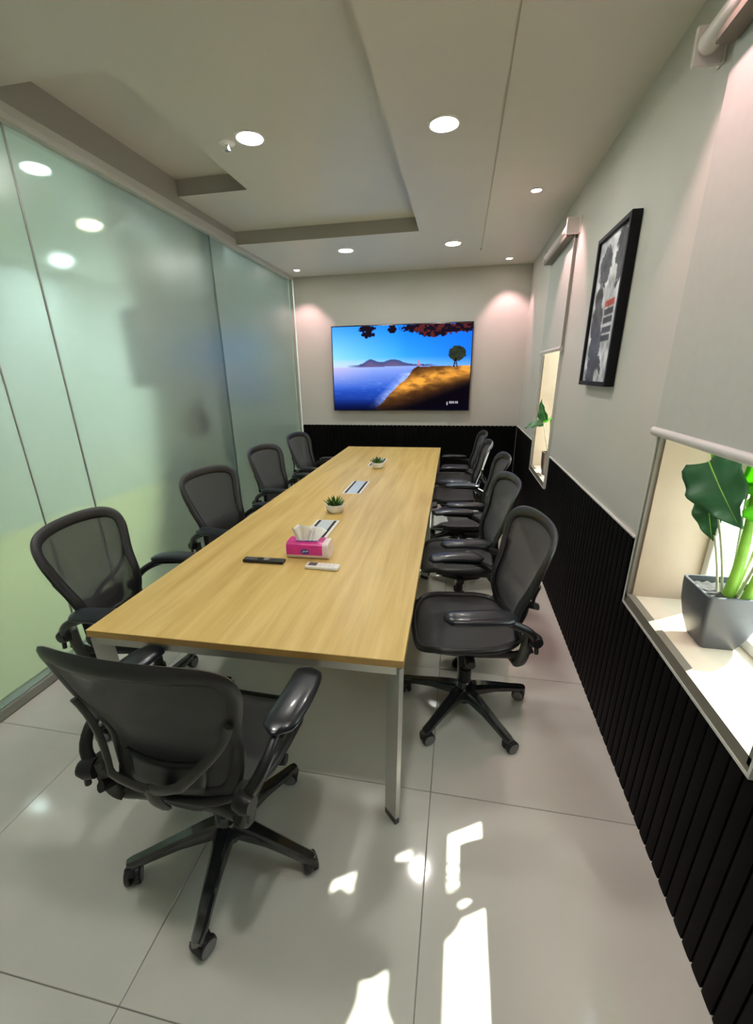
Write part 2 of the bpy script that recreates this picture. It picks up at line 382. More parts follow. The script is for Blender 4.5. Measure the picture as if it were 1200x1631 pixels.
# glass partition
gp = empty('wall_left', (xG, Y0, 0), 0, 'structure')
def gbox(a, b, name, m, bev=.002): return MB().box((a[0]-xG, a[1]-Y0, a[2]), (b[0]-xG, b[1]-Y0, b[2]), bev, 1).build(name, m, gp, 30)
gbox((xG-.005, Y0, .05), (xG+.005, 1.808, 2.725), 'glass_panel', M_frost)
gbox((xG-.005, 1.814, .05), (xG+.005, 2.150, 2.725), 'glass_panel', M_frost)
gbox((xG-.005, 2.156, .05), (xG+.005, 3.93, 2.725), 'glass_panel', M_frost)
gbox((xG-.027, 3.80, .05), (xG-.017, yB+.01, 2.725), 'glass_panel', M_frost)
gbox((xG-.029, 3.79, .05), (xG-.015, 3.803, 2.725), 'panel_edge', M_edge, 0); gbox((xG-.006, 3.926, .05), (xG+.006, 3.936, 2.725), 'panel_edge', M_edge, 0)
for yj in (1.811, 2.153): gbox((xG-.004, yj-.003, .05), (xG+.004, yj+.003, 2.725), 'glass_joint', M_rail, 0)
gbox((xG-.03, Y0, 0), (xG+.018, yB+.01, .05), 'bottom_rail', M_rail)
tk = MB()
for a, b in (((-.05, 2.72), (.046, 2.752)), ((-.05, 2.752), (.037, 2.795))): tk.box((a[0], 0, a[1]), (b[0], yB-Y0, b[1]), .003, 1)
tk.build('top_track', M_track, gp)
gbox((xG-.012, yB-.02, .05), (xG+.018, yB+.012, 2.72), 'end_channel', M_rail)
MB().box((-2.30, Y0, 2.79), (-2.136, 8.0, 3.0)).build('wall_fascia_left', M_corr, kind='structure', smooth=0)

# the passage behind the frosted glass
MB().box((-4.9, Y0-.1, -.12), (-2.31, 8.2, 0)).build('floor_passage', M_corrfloor, kind='structure', smooth=0)
MB().box((-4.9, Y0-.1, 0), (-4.8, 8.2, 3.0)).build('wall_passage', M_corr, kind='structure', smooth=0)
MB().box((-4.8, 8.1, 0), (-2.30, 8.2, 3.0)).build('wall_passage_end', M_corr, kind='structure', smooth=0)
MB().box((-4.8, Y0-.1, 0), (-2.30, Y0, 3.0)).build('wall_passage_front', M_corr, kind='structure', smooth=0)
MB().box((-2.31, yB+.16, 0), (-2.135, 8.1, 3.0)).build('wall_passage_side', M_corr, kind='structure', smooth=0)
MB().box((-4.8, Y0, 2.80), (-2.31, 8.1, 2.86)).build('ceiling_passage', M_corrceil, kind='structure', smooth=0)
MB().box((XO, -14, -.6), (30, 22, -.5)).build('ground', M_concrete, kind='structure', smooth=0)

# ------------------------------------------------------------------ ceiling lights
def downlight(x, y, z, r, label, group, m=M_lightw, name='ceiling_downlight'):
    t = empty(name, (x, y, z)); tag(t, label, 'ceiling light', group)
    MB().lathe([(r+.014, 0), (r+.013, -.006), (r+.004, -.009), (r, -.006), (r, 0)], 32).build('trim_ring', M_ring, t)
    MB().lathe([(r, -.001), (r, -.005), (r*.6, -.008), (.002, -.009)], 32).build('diffuser', m, t)
    return t
G1 = 'round downlights in the conference room ceiling'
downlight(-.145, 2.685, zC, .066, 'bright round downlight in the plain ceiling band beside the tray, nearer of two', G1)
downlight(-.139, 4.80, zC, .066, 'bright round downlight beyond the tray corner, on the window side of the screen', G1)
downlight(-1.18, 4.78, zC, .066, 'bright round downlight beyond the tray, above the glass side of the screen', G1)
downlight(-1.234, 2.832, zT, .070, 'bright round downlight inside the raised ceiling tray', G1)
downlight(-1.234, .7, zT, .070, 'round downlight in the near part of the ceiling tray', G1)
downlight(-.145, .6, zC, .066, 'round downlight in the near part of the plain ceiling band', G1)
G2 = 'small spotlights near the walls'
def spot(x, y, label, aim=(0, 0, -1), w=SPOT_W):
    t = empty('ceiling_spotlight', (x, y, zC)); tag(t, label, 'spotlight', G2)
    MB().lathe([(.042, 0), (.041, -.005), (.034, -.007), (.031, -.004), (.031, 0)], 28).build('trim_ring', M_ring, t)
    MB().lathe([(.031, -.001), (.030, -.005), (.002, -.006)], 24).build('lens', M_lightp, t)
    ld = bpy.data.lights.new('spot_beam', 'SPOT'); ld.energy = w; ld.color = (1, .58, .60); ld.spot_size = R(78); ld.spot_blend = .55; ld.shadow_soft_size = .025
    lo = bpy.data.objects.new('spot_beam', ld); COL.objects.link(lo); lo.parent = t; lo.location = (0, 0, -.03)
    lo.rotation_euler = Vector(aim).to_track_quat('-Z', 'Y').to_euler()
spot(.436, 3.657, 'small spotlight in the ceiling near the poster wall, between the two blinds', (.35, 0, -1))
spot(.448, 5.53, 'small spotlight in the ceiling corner by the screen wall and the windows', (.1, .25, -1))
spot(-1.944, 5.46, 'small spotlight in the ceiling corner between screen wall and frosted glass', (-.05, .3, -1))
spot(.44, 1.55, 'small spotlight in the ceiling above the near roller blind', (.45, 0, -1))
sp = empty('sprinkler', (-1.385, 2.855, zT)); tag(sp, 'small round chrome detector beside the downlight in the ceiling tray', 'detector')
MB().lathe([(.045, 0), (.045, -.006), (.03, -.012), (.012, -.014)], 24).build('base_plate', M_ring, sp)
MB().lathe([(.014, -.012), (.012, -.035), (.018, -.037), (.018, -.042), (.002, -.045)], 16).build('head', M_chrome, sp)
def clight(x, y, m=M_lightc, lab=''):
    t = empty('passage_light', (x, y, 2.80)); tag(t, lab, 'ceiling light', 'lights behind the frosted glass')
    MB().lathe([(.075, 0), (.073, -.008), (.064, -.008), (.062, 0)], 28).build('trim_ring', M_ring, t)
    MB().lathe([(.062, -.001), (.058, -.006), (.002, -.007)], 28).build('diffuser', m, t)
clight(-2.60, 2.75, lab='blurred ceiling light behind the frosted glass, nearest to the near end')
clight(-3.10, 3.7, M_lightcw, 'blurred warm ceiling light behind the frosted glass')
clight(-2.80, 3.75, lab='blurred ceiling light behind the frosted glass beside the warm one')
clight(-2.60, 4.75, lab='blurred ceiling light behind the far frosted panel')
clight(-3.45, 4.8, lab='blurred ceiling light deeper behind the middle of the frosted glass')
clight(-3.4, 6.6, lab='blurred ceiling light at the far end behind the frosted glass')
clight(-3.4, 1.2, lab='ceiling light behind the near end of the frosted glass')
for k, yy in enumerate((2.6, 4.6, 6.6)): clight(-4.3, yy, lab=['nearest', 'middle', 'farthest'][k]+' added fill light of the row along the rear wall behind the frosted glass')  # lamp row added to brighten the passage behind the glass
for k, xx in enumerate((-2.75, -3.35, -4.0)): clight(xx, 7.72, lab=['first', 'second', 'third'][k]+' added fill light from the glass line in the row along the passage end wall')  # extra lamps added to lift the dark end wall
for k, yy in enumerate((5.6, 6.8)): clight(-2.75, yy, lab=['nearer', 'farther'][k]+' added fill light past the last frosted panel, close to the glass line')  # added pair, brightens the view through the far panel

# ------------------------------------------------------------------ conference table
TZ = .75
tb = empty('conference_table', (-.70, 1.10, 0), .0158); tag(tb, 'long light oak conference table with silver legs in the middle of the room', 'table')
hw, TL = .571, 4.146
tp = MB(); bm = bmesh.new(); bmesh.ops.create_cube(bm, size=1)
for v in bm.verts: v.co = Vector((v.co.x*2*hw, (v.co.y+.5)*TL, TZ-.014+v.co.z*.028))
bmesh.ops.bevel(bm, geom=bm.edges[:], offset=.0015, segments=1, affect='EDGES')
tp.bm(bm); to = tp.build('tabletop', [M_wood, M_woodedge], tb, 0)
for p in to.data.polygons: p.material_index = 0 if abs(p.normal.z) > .5 else 1
fr = MB()
for sx in (-1, 1): fr.box((sx*.41-.02, .03, TZ-.062), (sx*.41+.02, TL-.03, TZ-.034))
for yy in (.01, TL/3, 2*TL/3, TL-.036): fr.box((-hw+.024, yy, TZ-.062), (hw-.024, yy+.026, TZ-.034))
for yy in (.6, 2.0, 3.5): fr.box((-hw+.1, yy, TZ-.034), (hw-.1, yy+.05, TZ-.028))
fr.build('under_frame', M_silver, tb, 30)
for sx in (-1, 1):
    for yy, sy in ((.004, 1), (TL/2, 0), (TL-.004, -1)):
        ang = math.atan2(sy if sy else .6, -sx)
        Mx = Matrix.Translation((sx*(hw-.004), yy, 0)) @ Matrix.Rotation(ang, 4, 'Z')
        lg = MB(); rings = []
        for z, w0, wd in ((.03, .021, .086), (TZ-.034, .004, .068)):
            rings.append([Mx @ Vector(q) for q in ((w0, -.009, z), (wd, -.009, z), (wd, .009, z), (w0, .009, z))])
        lg.loft(rings); l = lg.build('leg', M_silver, tb, 30)
        MB().loft([[Mx @ Vector(q) for q in ((.0215, -.009, z), (wd, -.009, z), (wd, .009, z), (.0215, .009, z))] for z, wd in ((0, .087), (.03, .086))]).build('foot', M_foot, l, 30)
for ya in (2.00, 3.03, 4.06):
    yl = ya-1.10; h = MB(); L = .40; wx = .072
    h.box((-.035-wx, yl, TZ), (-.035+wx, yl+L, TZ+.004), .0015, 1)
    ho = h.build('power_hatch', M_white, tb)
    for s in (-1, 1): MB().box((-.035+s*.048-.008, yl+.012, TZ+.004), (-.035+s*.048+.008, yl+L-.012, TZ+.0055)).build('brush_slot', M_slot, ho, 0)
    MB().box((-.035-.038, yl+.012, TZ+.004), (-.035+.038, yl+L-.012, TZ+.006), .001, 1).build('lid', M_panel, ho)

# ------------------------------------------------------------------ chairs
HP = [(-.12, .487), (0, .485), (.11, .487), (.168, .506), (.192, .565), (.203, .66), (.220, .76), (.244, .86), (.256, .925), (.246, .982), (.205, 1.015), (.12, 1.030), (0, 1.034), (-.12, 1.030)]
def crom(P, n=6):
    out = []
    for i in range(1, len(P)-2):
        p0, p1, p2, p3 = [np.array(q) for q in P[i-1:i+3]]
        for k in range(n):
            t = k/n; out.append(tuple(.5*((2*p1)+(p2-p0)*t+(2*p0-5*p1+4*p2-p3)*t*t+(3*p1-p0-3*p2+p3)*t**3)))
    return out+[P[-2]]
HP = [(x, .505+(z-.485)*.90) for x, z in HP]
HALF = crom(HP)                     # (x, z) from bottom centre round to top centre
def half_w(z):
    best = 0
    for (xa, za), (xb, zb) in zip(HALF, HALF[1:]):
        if (za-z)*(zb-z) <= 0 and za != zb: best = max(best, xa+(xb-xa)*(z-za)/(zb-za))
    return best
def back_y(x, z):
    t = (z-.505)/.494; s = abs(x)/.24
    y = -.205-.02*t+.030*math.exp(-((t-.28)/.22)**2)-.070*t*t
    return y+.055*(s**2.2)*(1-.25*t)
def back_pt(s, t):
    z = .507+.490*t; x = s*max(.02, half_w(z)); return Vector((x, back_y(x, z), z))
def seat_pt(s, t):
    # t 0 rear .. 1 front
    w = lerp_tab([(0, .205), (.3, .24), (.7, .25), (1, .235)], t)
    y = -.205+.455*t
    z = .500-.012*math.sin(PI*t)+.020*abs(s)**3-.045*max(0, (t-.78)/.22)**2
    return Vector((s*w, y, z))
def make_chair(label):
    c = empty('office_chair'); tag(c, label, 'chair', GC)
    # --- back
    ol = HALF+[(-x, z) for x, z in reversed(HALF[1:-1])]
    P = [Vector((x, back_y(x, z), z)) for x, z in ol]; N = len(P); rings = []
    for i in range(N):
        tn = (P[(i+1) % N]-P[i-1]).normalized(); inw = Vector((-P[i].x, 0, 0.752-P[i].z)); inw = (inw-tn*inw.dot(tn)).normalized(); dp = tn.cross(inw)
        rw = .027; rd = .011
        rings.append([P[i]+inw*(rw*math.cos(2*PI*k/10)+.008)+dp*rd*math.sin(2*PI*k/10) for k in range(10)])
    rings.append(rings[0])
    MB().loft(rings, cap=False).build('back_frame', M_frame, c, 50)
    MB().grid(lambda u, v: back_pt((2*u-1)*.985, .004+.992*v)+Vector((0, -.004, 0)), 16, 24).build('back_mesh', M_net, c, 180)
    # --- lumbar yoke: the Y behind the back
    yk = MB()
    J = Vector((0, -.262, .590))
    for s in (-1, 1):
        A = back_pt(s*.97, .60)+Vector((0, -.018, 0)); B = back_pt(s*.97, .40)+Vector((-s*.01, -.022, 0))
        pth = bez(A, B, Vector((s*.10, -.272, .635)), 8)+bez(Vector((s*.10, -.272, .635)), Vector((s*.05, -.276, .612)), J, 5)[1:]
        yk.tube(pth, [(.013+.004*(i/13), .007) for i in range(14)], 8, (0, 1, 0))
    yk.tube(bez(J+Vector((0, 0, .012)), (0, -.265, .55), (0, -.235, .495), 6), [(.020+.005*(i/6), .009) for i in range(7)], 8, (0, 1, 0))
    yk.build('lumbar_yoke', M_frame2, c, 60)
    # --- lumbar pad
    MB().grid(lambda u, v: back_pt((2*u-1)*.62, .06+.2*v)+Vector((0, -.018-.008*math.sin(PI*u), 0)), 10, 4).build('lumbar_pad', M_hub, c, 60, solid=.008)
    # --- seat
    def outl(k):
        a = 2*PI*k/40; ca, sa = math.cos(a), math.sin(a); e = .5
        return (math.copysign(abs(ca)**e, ca), .5+.5*math.copysign(abs(sa)**e, sa))
    sp_ = [seat_pt(*outl(k)) for k in range(40)]
    MB().tube(sp_, (.016, .015), 8, (0, 0, 1), closed=True).build('seat_frame', M_frame, c, 60)
    def sg(u, v):
        a = 2*v-1; half = (1-abs(a)**4)**.25 if abs(a) < 1 else 0
        return seat_pt((2*u-1)*max(half, .35)*.99, v)+Vector((0, 0, .004))
    MB().grid(sg, 14, 14).build('seat_mesh', M_seatnet, c, 180)
    # seat under-carriage rails
    for s in (-1, 1):
        ur = MB()
        ur.tube([(s*.19, .17, .478), (s*.20, .0, .466), (s*.21, -.16, .468), (s*.215, -.225, .50)], [(.014, .018)]*4, 8)
        ur.tube([(s*.06, .02, .44), (s*.13, .02, .45), (s*.20, .0, .468)], [(.022, .014)]*3, 8, (0, 0, 1))
        ur.build('seat_support', M_hub, c, 60)
    # tilt mechanism
    tm = MB(); rings = []
    for y, w, z0, z1 in ((.15, .05, .42, .465), (.12, .075, .39, .472), (0, .085, .365, .472), (-.10, .08, .375, .468), (-.17, .06, .41, .46)):
        rings.append([(x*w, y, z0 if q < 0 else z1) if abs(x) == 1 else (x*w, y, (z0-.008 if q < 0 else z1+.004)) for x, q in ((-1, -1), (-.5, -1), (.5, -1), (1, -1), (1, 1), (.5, 1), (-.5, 1), (-1, 1))])
    tm.loft(rings); tm.build('tilt_mechanism', M_hub, c, 50)
    for s in (-1, 1):
        kb = MB(); kb.tube([(s*.08, .03, .43), (s*.18, .03, .43)], .008, 8); kb.tube([(s*.17, .03, .43), (s*.20, .03, .43), (s*.235, .03, .43)], [.020, .024, .018], 12)
        kb.build('adjuster_knob', M_hub, c, 50)
    bl = MB(); bl.tube([(-.2, -.17, .42), (-.08, -.15, .415), (.08, -.15, .415), (.2, -.17, .42)], [(.016, .022)]*4, 8); 
    for s in (-1, 1): bl.tube(bez((s*.2, -.17, .42), (s*.235, -.185, .44), (s*.225, -.20, .58), 8), [(.018, .026)]*9, 8, (0, 1, 0))
    bl.build('rear_yoke', M_frame2, c, 60)
    # armrests
    for s in (-1, 1):
        ar = MB()
        ar.tube(bez((s*.225, -.20, .54), (s*.285, -.235, .62), (s*.284, -.08, .674), 10), [(.015+.004*(i/10), .020-.006*(i/10)) for i in range(11)], 10, (1, 0, 0))
        ar.tube([(s*.284, -.10, .671), (s*.284, .09, .680)], [(.022, .008), (.020, .007)], 8)
        a = ar.build('arm_support', M_hub, c, 60)
        rings = []
        for k in range(13):
            q = k/12; y = -.12+.285*q
            e = math.sin(PI*min(1, max(0, q*.5+.25))) ; end = min(1, math.sqrt(max(0, 1-((abs(2*q-1)-.72)/.28)**2)) if abs(2*q-1) > .72 else 1)
            w = (.047+.004*math.sin(PI*q))*max(end, .25); h = .016*max(end, .3)
            z = .701-.010*(2*q-1)**2*(1 if q > .5 else .6)
            x0 = s*(.286+.012*math.sin(PI*q))
            rings.append([(x0+w*math.copysign(abs(math.cos(t))**.7, math.cos(t)), y, z+h*math.copysign(abs(math.sin(t))**.8, math.sin(t))) for t in (2*PI*i/14 for i in range(14))])
        MB().loft(rings).build('arm_pad', M_pad, c, 60)
    # back side knobs
    for s in (-1, 1):
        kb = MB(); kb.tube([(s*.222, -.215, .56), (s*.246, -.222, .56), (s*.266, -.226, .56)], [.028, .030, .022], 14); kb.tube([(s*.252, -.225, .535), (s*.252, -.228, .505)], .009, 8)
        kb.build('back_height_knob', M_hub, c, 50)
    # gas column + hub
    MB().lathe([(.030, .16), (.030, .24), (.022, .242), (.022, .385)], 20).build('gas_column', M_hub, c)
    MB().lathe([(.03, .045), (.045, .06), (.05, .09), (.048, .135), (.036, .165), (.030, .17)], 24).build('base_hub', M_base, c)
    for k in range(5):
        a = R(90+72*k+BASE_ROT); Mx = Matrix.Rotation(a-PI/2, 4, 'Z')
        lg = MB(); rings = []
        for q, w, zt, th in ((.03, .033, .148, .055), (.08, .030, .142, .050), (.16, .024, .124, .036), (.255, .020, .100, .030), (.310, .019, .088, .030), (.328, .013, .083, .024)):
            rings.append([Mx @ Vector((w*x, q, zt-th*zz)) for x, zz in ((-1, 1), (-1, .35), (-.6, .04), (.6, .04), (1, .35), (1, 1))])
        lg.loft(rings); l = lg.build('base_leg', M_base, c, 40)
        cs = MB(); sw = Matrix.Translation(Mx @ Vector((0, .312, 0))) @ Matrix.Rotation(a+R(35+40*math.sin(k*2.3)), 4, 'Z')
        cs.lathe([(.010, .05), (.010, .066)], 10, mi=0)
        cs2 = MB()
        for s in (-1, 1):
            cs2.lathe([(.010, s*.026), (.022, s*.026), (.0255, s*.025)], 20, mi=1, axis='x', c=(0, .012, .031))
            cs2.lathe([(.0255, s*.025), (.030, s*.022), (.031, s*.018), (.031, s*.010), (.028, s*.007), (.01, s*.006)], 20, mi=0, axis='x', c=(0, .012, .031))
        cs2.box((-.006, -.014, .016), (.006, .02, .052), .004, 2)
        cs2.tube([(0, .034, .045), (0, .012, .062), (0, -.012, .058), (0, -.018, .042)], [(.024, .004)]*4, 8, (0, 1, 0.2))
        cs.v += [tuple(v) for v in cs2.v]; n0 = len(cs.v)-len(cs2.v); cs.f += [tuple(i+n0 for i in f) for f in cs2.f]; cs.mi += cs2.mi
        cs.v = [tuple(sw @ Vector(v)) if i >= n0 else tuple(Vector(v)+(Mx @ Vector((0, .312, 0)))) for i, v in enumerate(cs.v)]
        cs.build('caster', [M_wheel, M_wheelring], l, 40)
    return c
GC = 'black mesh office chairs around the conference table'
BASE_ROT = 0
def turn_base(c, deg):
    # spin the five-star base under the seat
    for ch in children(c):
        if ch.name.startswith('base_leg'): ch.rotation_euler = (0, 0, R(deg))
chair0 = make_chair('black mesh chair at the near head of the table, its back towards the viewer')
chair0.location = (-.725, .945, 0); chair0.rotation_euler = (0, 0, R(-2))
turn_base(chair0, -22)
# (x, y, facing degrees: 90 = towards -x, -90 = towards +x, base turn, label)
CH = [
 (.095, 1.785, 100, -25, 'black mesh chair on the window side of the table, nearest of its row'),
 (.06, 2.56, 98, 40, 'second black mesh chair from the near end on the window side of the table'),
 (.09, 3.32, 92, 10, 'third black mesh chair on the window side, edges lit by sunlight from the far window'),
 (.01, 4.03, 91, 25, 'fourth black mesh chair on the window side, just before the farthest of that row'),
 (.0, 4.70, 92, 60, 'farthest black mesh chair on the window side, beside the black slatted end wall'),
 (-1.415, 1.55, -84, 20, 'black mesh chair on the frosted glass side of the table, nearest of its row'),
 (-1.40, 2.52, -100, 33, 'second black mesh chair from the near end on the frosted glass side'),
 (-1.44, 3.52, -97, 5, 'third black mesh chair from the near end on the frosted glass side'),
 (-1.44, 4.38, -95, 48, 'farthest black mesh chair on the frosted glass side, by the end wall'),
]
for x, y, a, b, lab in CH:
    c = copy_tree(chair0); c.location = (x, y, 0); c.rotation_euler = (0, 0, R(a)); c['label'] = lab; turn_base(c, b)

# ------------------------------------------------------------------ television
tv = empty('television', (-.7626, yB-.055, 1.655)); tag(tv, 'large flat television showing a coastal landscape on the end wall', 'television')
tv.rotation_euler = (R(-1), 0, 0)
TWd, THt = 1.767, 1.026
MB().box((-TWd/2, -.018, -THt/2), (TWd/2, .018, THt/2), .004, 2).build('bezel', M_bezel, tv)
MB().box((-.5, .018, -.35), (.5, .062, .35), .01, 2).build('wall_mount', M_bezel, tv)
def noise2(x, y, seed=0):
    # smooth value noise
    def h(i, j): 
        v = math.sin(i*127.1+j*311.7+seed*74.7)*43758.5453; return v-math.floor(v)
    i, j = math.floor(x), math.floor(y); fx, fy = x-i, y-j; fx = fx*fx*(3-2*fx); fy = fy*fy*(3-2*fy)
    return (h(i, j)*(1-fx)+h(i+1, j)*fx)*(1-fy)+(h(i, j+1)*(1-fx)+h(i+1, j+1)*fx)*fy
def fbm(x, y, s=0): return (noise2(x, y, s)+.5*noise2(2*x, 2*y, s+1)+.25*noise2(4*x, 4*y, s+2))/1.75
def mixc(a, b, t): t = max(0, min(1, t)); return tuple(a[i]+(b[i]-a[i])*t for i in range(3))
def tvcol(u, v):   # u 0..1 across, v 0..1 downwards; sRGB 0..255
    hz = .475+.005*math.sin(u*9)
    if v < hz:
        t = v/hz
        c = mixc((18, 118, 245), (60, 165, 255), t*1.1)
        c = mixc(c, (15, 92, 225), (u-.45)*1.2)
        c = mixc(c, (165, 222, 255), max(0, (.55-u)*1.5)*(.35+t*.7))
        c = mixc(c, (240, 215, 190), max(0, t-.78)*4*max(0, 1-u*1.3))
        c = mixc(c, (150, 190, 245), max(0, t-.75)*2.4)
        m = .475-.016-.052*math.exp(-((u-.28)/.055)**2)-.047*math.exp(-((u-.46)/.07)**2)-.025*math.exp(-((u-.38)/.14)**2)-.012*fbm(u*22, 3)
        if .10 < u < .78 and v > m: c = mixc(c, mixc((60, 72, 120), (95, 85, 125), (v-m)*18), min(1, (u-.10)*9, (.78-u)*9))
        # red tower
        if abs(u-.632) < .004 and v > .40: c = (190, 100, 105)
        if abs(u-.648) < .003 and v > .44: c = (170, 95, 110)
    else:
        t = (v-hz)/(1-hz)
        c = mixc((150, 170, 235), (38, 80, 185), t*1.7+u*.25)
        c = mixc(c, (15, 35, 110), (t-.45)*1.9)
        c = mixc(c, (225, 190, 205), max(0, .30-u)*1.6*max(0, 1-t*2.2))
        w = fbm(u*26, v*60, 5); c = mixc(c, (130, 165, 240), max(0, w-.60)*1.8*(1-t))
    # shoreline and hill
    sh = .60-.58*(v-.475)+.05*fbm(v*14, 2, 8)
    if v > hz and u > .0:
        d = u-sh
        if -.085 < d <= 0 and v > .55: c = mixc(c, (190, 205, 250), (.30+.7*fbm(u*40, v*40, 3))*max(0, 1+d/.085))
        top = .475+.01*math.sin(u*30)-.03*max(0, u-.8)
        if d > 0 and v > top:
            g = fbm(u*17+v*11, v*24-u*8, 4); hl = math.exp(-(((v-.50)-(1.0-u)*.42)/.11)**2)
            c = mixc((46, 26, 16), (232, 158, 62), hl*(.25+1.15*g))
            c = mixc(c, (92, 62, 28), max(0, .35-hl)*.9*g)
            lo = (v-.66)-(1.0-u)*.62
            c = mixc(c, (9, 6, 14), lo*9+.5)
    if u < sh and v > .86: c = mixc(c, (6, 12, 50), (v-.86)*7)
    if v > .93: c = mixc(c, (6, 6, 18), (v-.93)*12*(u*1.3))
    # lone tree
    rr = ((u-.905)/.062)**2+((v-.335)/.088)**2
    if rr < .62+.75*fbm(u*60, v*36, 9)*.9: c = mixc((22, 34, 30), (58, 62, 42), fbm(u*50, v*40, 2)) 
    if abs(u-.888+.12*(v-.45)) < .005 and .38 < v < .49: c = (20, 16, 14)
    if abs(u-.902-.1*(v-.45)) < .004 and .38 < v < .49: c = (24, 18, 14)
    # overhanging leaves along the top
    lv = .0
    for (cx, cy, rx, ry) in ((.26, .03, .07, .05), (.27, .10, .055, .045), (.44, .035, .035, .06), (.62, .04, .13, .055), (.80, .05, .19, .075), (.73, .10, .11, .055), (.95, .04, .10, .07)):
        q = ((u-cx)/rx)**2+((v-cy)/ry)**2; lv = max(lv, 1-q)
    if lv > 0 and lv > .02+.85*(fbm(u*55, v*38, 6)-.36)*1.7: 
        c = (22, 14, 26) if fbm(u*40, v*40, 7) < .55 or u < .6 else (80, 32, 34)
    # small pale caption
    if .86 < u < .925 and .895 < v < .925 and (int(u*230) % 3 != 0): c = mixc(c, (200, 200, 210), .8)
    if .845 < u < .853 and .90 < v < .945: c = mixc(c, (200, 200, 210), .8)
    return c
def picture(name, w, h, nu, nv, fn, m, parent, y=0):
    P = MB().grid(lambda u, v: (-w/2+w*u, y, h/2-h*v), nu, nv)
    me = bpy.data.meshes.new(name); me.from_pydata(P.v, [], P.f); me.materials.append(m)
    at = me.color_attributes.new('Col', 'FLOAT_COLOR', 'POINT'); buf = []
    for j in range(nv+1):
        for i in range(nu+1): buf += [*lin([max(0, min(255, x)) for x in fn(i/nu, j/nv)]), 1]
    at.data.foreach_set('color', buf); me.update()
    o = bpy.data.objects.new(name, me); COL.objects.link(o); o.parent = parent; return o
picture('screen', TWd-.024, THt-.024, 260, 150, tvcol, M_tvpic, tv, -.0185)
cb = MB(); cb.tube([(-1.30, yB+.006, 1.14), (-1.26, yB+.006, 1.06), (-1.20, yB+.006, .96)], .004, 6); tag(cb.build('television_cable', M_cable), 'thin pale cable hanging on the wall below the television, glass side', 'cable')
cb = MB(); cb.tube([(-.09, yB+.006, 1.14), (-.10, yB+.006, 1.05), (-.13, yB+.006, .96)], .004, 6); tag(cb.build('power_cable', M_cable), 'thin pale cable hanging on the wall below the television, window side', 'cable')

# ------------------------------------------------------------------ poster
ps = empty('framed_poster', (xW+wt, 2.655, 1.885), -PI/2); tag(ps, 'black and white poster in a deep black frame on the window wall', 'poster')
pw, ph, pd = .50, .735, .045
f = MB(); bw = .022
f.box((-pw/2, -pd, -ph/2), (-pw/2+bw, 0, ph/2), .002, 1); f.box((pw/2-bw, -pd, -ph/2), (pw/2, 0, ph/2), .002, 1)
f.box((-pw/2+bw, -pd, -ph/2), (pw/2-bw, 0, -ph/2+bw), .002, 1); f.box((-pw/2+bw, -pd, ph/2-bw), (pw/2-bw, 0, ph/2), .002, 1)
f.build('frame', M_posterframe, ps)
def postcol(u, v):
    g = 150+80*fbm(u*4, v*6, 3)-30*v
    c = (g, g, g+8)
    s = lambda cx, cy, rx, ry, k: ((u-cx)/rx)**2+((v-cy)/ry)**2 < 1+k*2.2*(fbm(u*24, v*30, 4)-.5)
    if s(.30, .20, .20, .14, .6): c = (78, 78, 86)
    if s(.80, .16, .18, .20, .6): c = (70, 70, 78)
    if s(.62, .30, .12, .09, .5): c = (176, 176, 180)
    if s(.22, .40, .15, .08, .2): c = (60, 58, 60)
    if s(.25, .56, .20, .16, .4): c = (80, 76, 84)
    if s(.32, .74, .22, .16, .5): c = (72, 72, 86)
    if s(.40, .92, .30, .12, .6): c = (64, 64, 76)
    if s(.55, .97, .10, .06, .6): c = (150, 150, 156)
    if .50 < u < .82 and .42 < v < .72:
        k = int((v-.42)/.06); q = ((v-.42)/.06) % 1; c = (176, 176, 180)
        if q > .24: c = (170, 62, 55) if k == 0 else (60, 60, 70)
    return tuple(max(0, min(255, x*(.72+.75*fbm(u*11, v*16, 11)))) for x in c)
picture('print', pw-2*bw, ph-2*bw, 60, 90, postcol, M_print, ps, -.030)
MB().box((-pw/2+bw, -.028, -ph/2+bw), (pw/2-bw, -.004, ph/2-bw)).build('backing', M_posterframe, ps, 0)

# ------------------------------------------------------------------ roller blinds
def blind(y0, y1, zb, label, ext=0):
    t = empty('roller_blind', (xW+wt, (y0+y1)/2, 2.52)); tag(t, label, 'blind', 'grey roller blinds on the window wall')
    L = (y1-y0)/2; LT = L+ext; xt = -.055; rr = .030
    MB().lathe([(rr, -LT+.012), (rr, LT-.012)], 28, (xt, 0, 0), 'y').build('roller_tube', M_tube, t)
    for s in (-1, 1):
        b = MB(); b.box((-.09, s*(LT+.004)-.006, -.05), (0, s*(LT+.004)+.006, .05), .004, 1); b.box((-.006, s*LT-.01 if s > 0 else s*LT-.03, -.05), (0, s*LT+.03 if s > 0 else s*LT+.01, .05), .002, 1)
        b.build('bracket', M_tube, t)
    xf = xt+rr+.002
    MB().box((xf-.0015, -L+.014, zb-2.52+.01), (xf+.0015, L-.014, .0)).build('fabric', M_blind, t, 0)
    MB().box((-.125 if 0 else xt-.026, -L+.02, -.062), (xf-.004, L-.02, -.034), .004, 1).build('fabric_guide', M_trim, t)
    bb = MB(); ring = [(xf+.014*math.cos(a), zb-2.52+.016*math.sin(a)) for a in (2*PI*k/14 for k in range(14))]
    bb.loft([[(x, y, z) for x, z in ring] for y in (-L+.004, L-.004)]); bb.build('bottom_bar', M_blindbar, t, 50)
blind(.86, 1.80, 1.38, 'wide grey roller blind above the large potted plant, nearest the viewer', .10)
blind(3.64, 4.52, 1.752, 'narrow far grey roller blind beyond the poster, above the small potted plant')

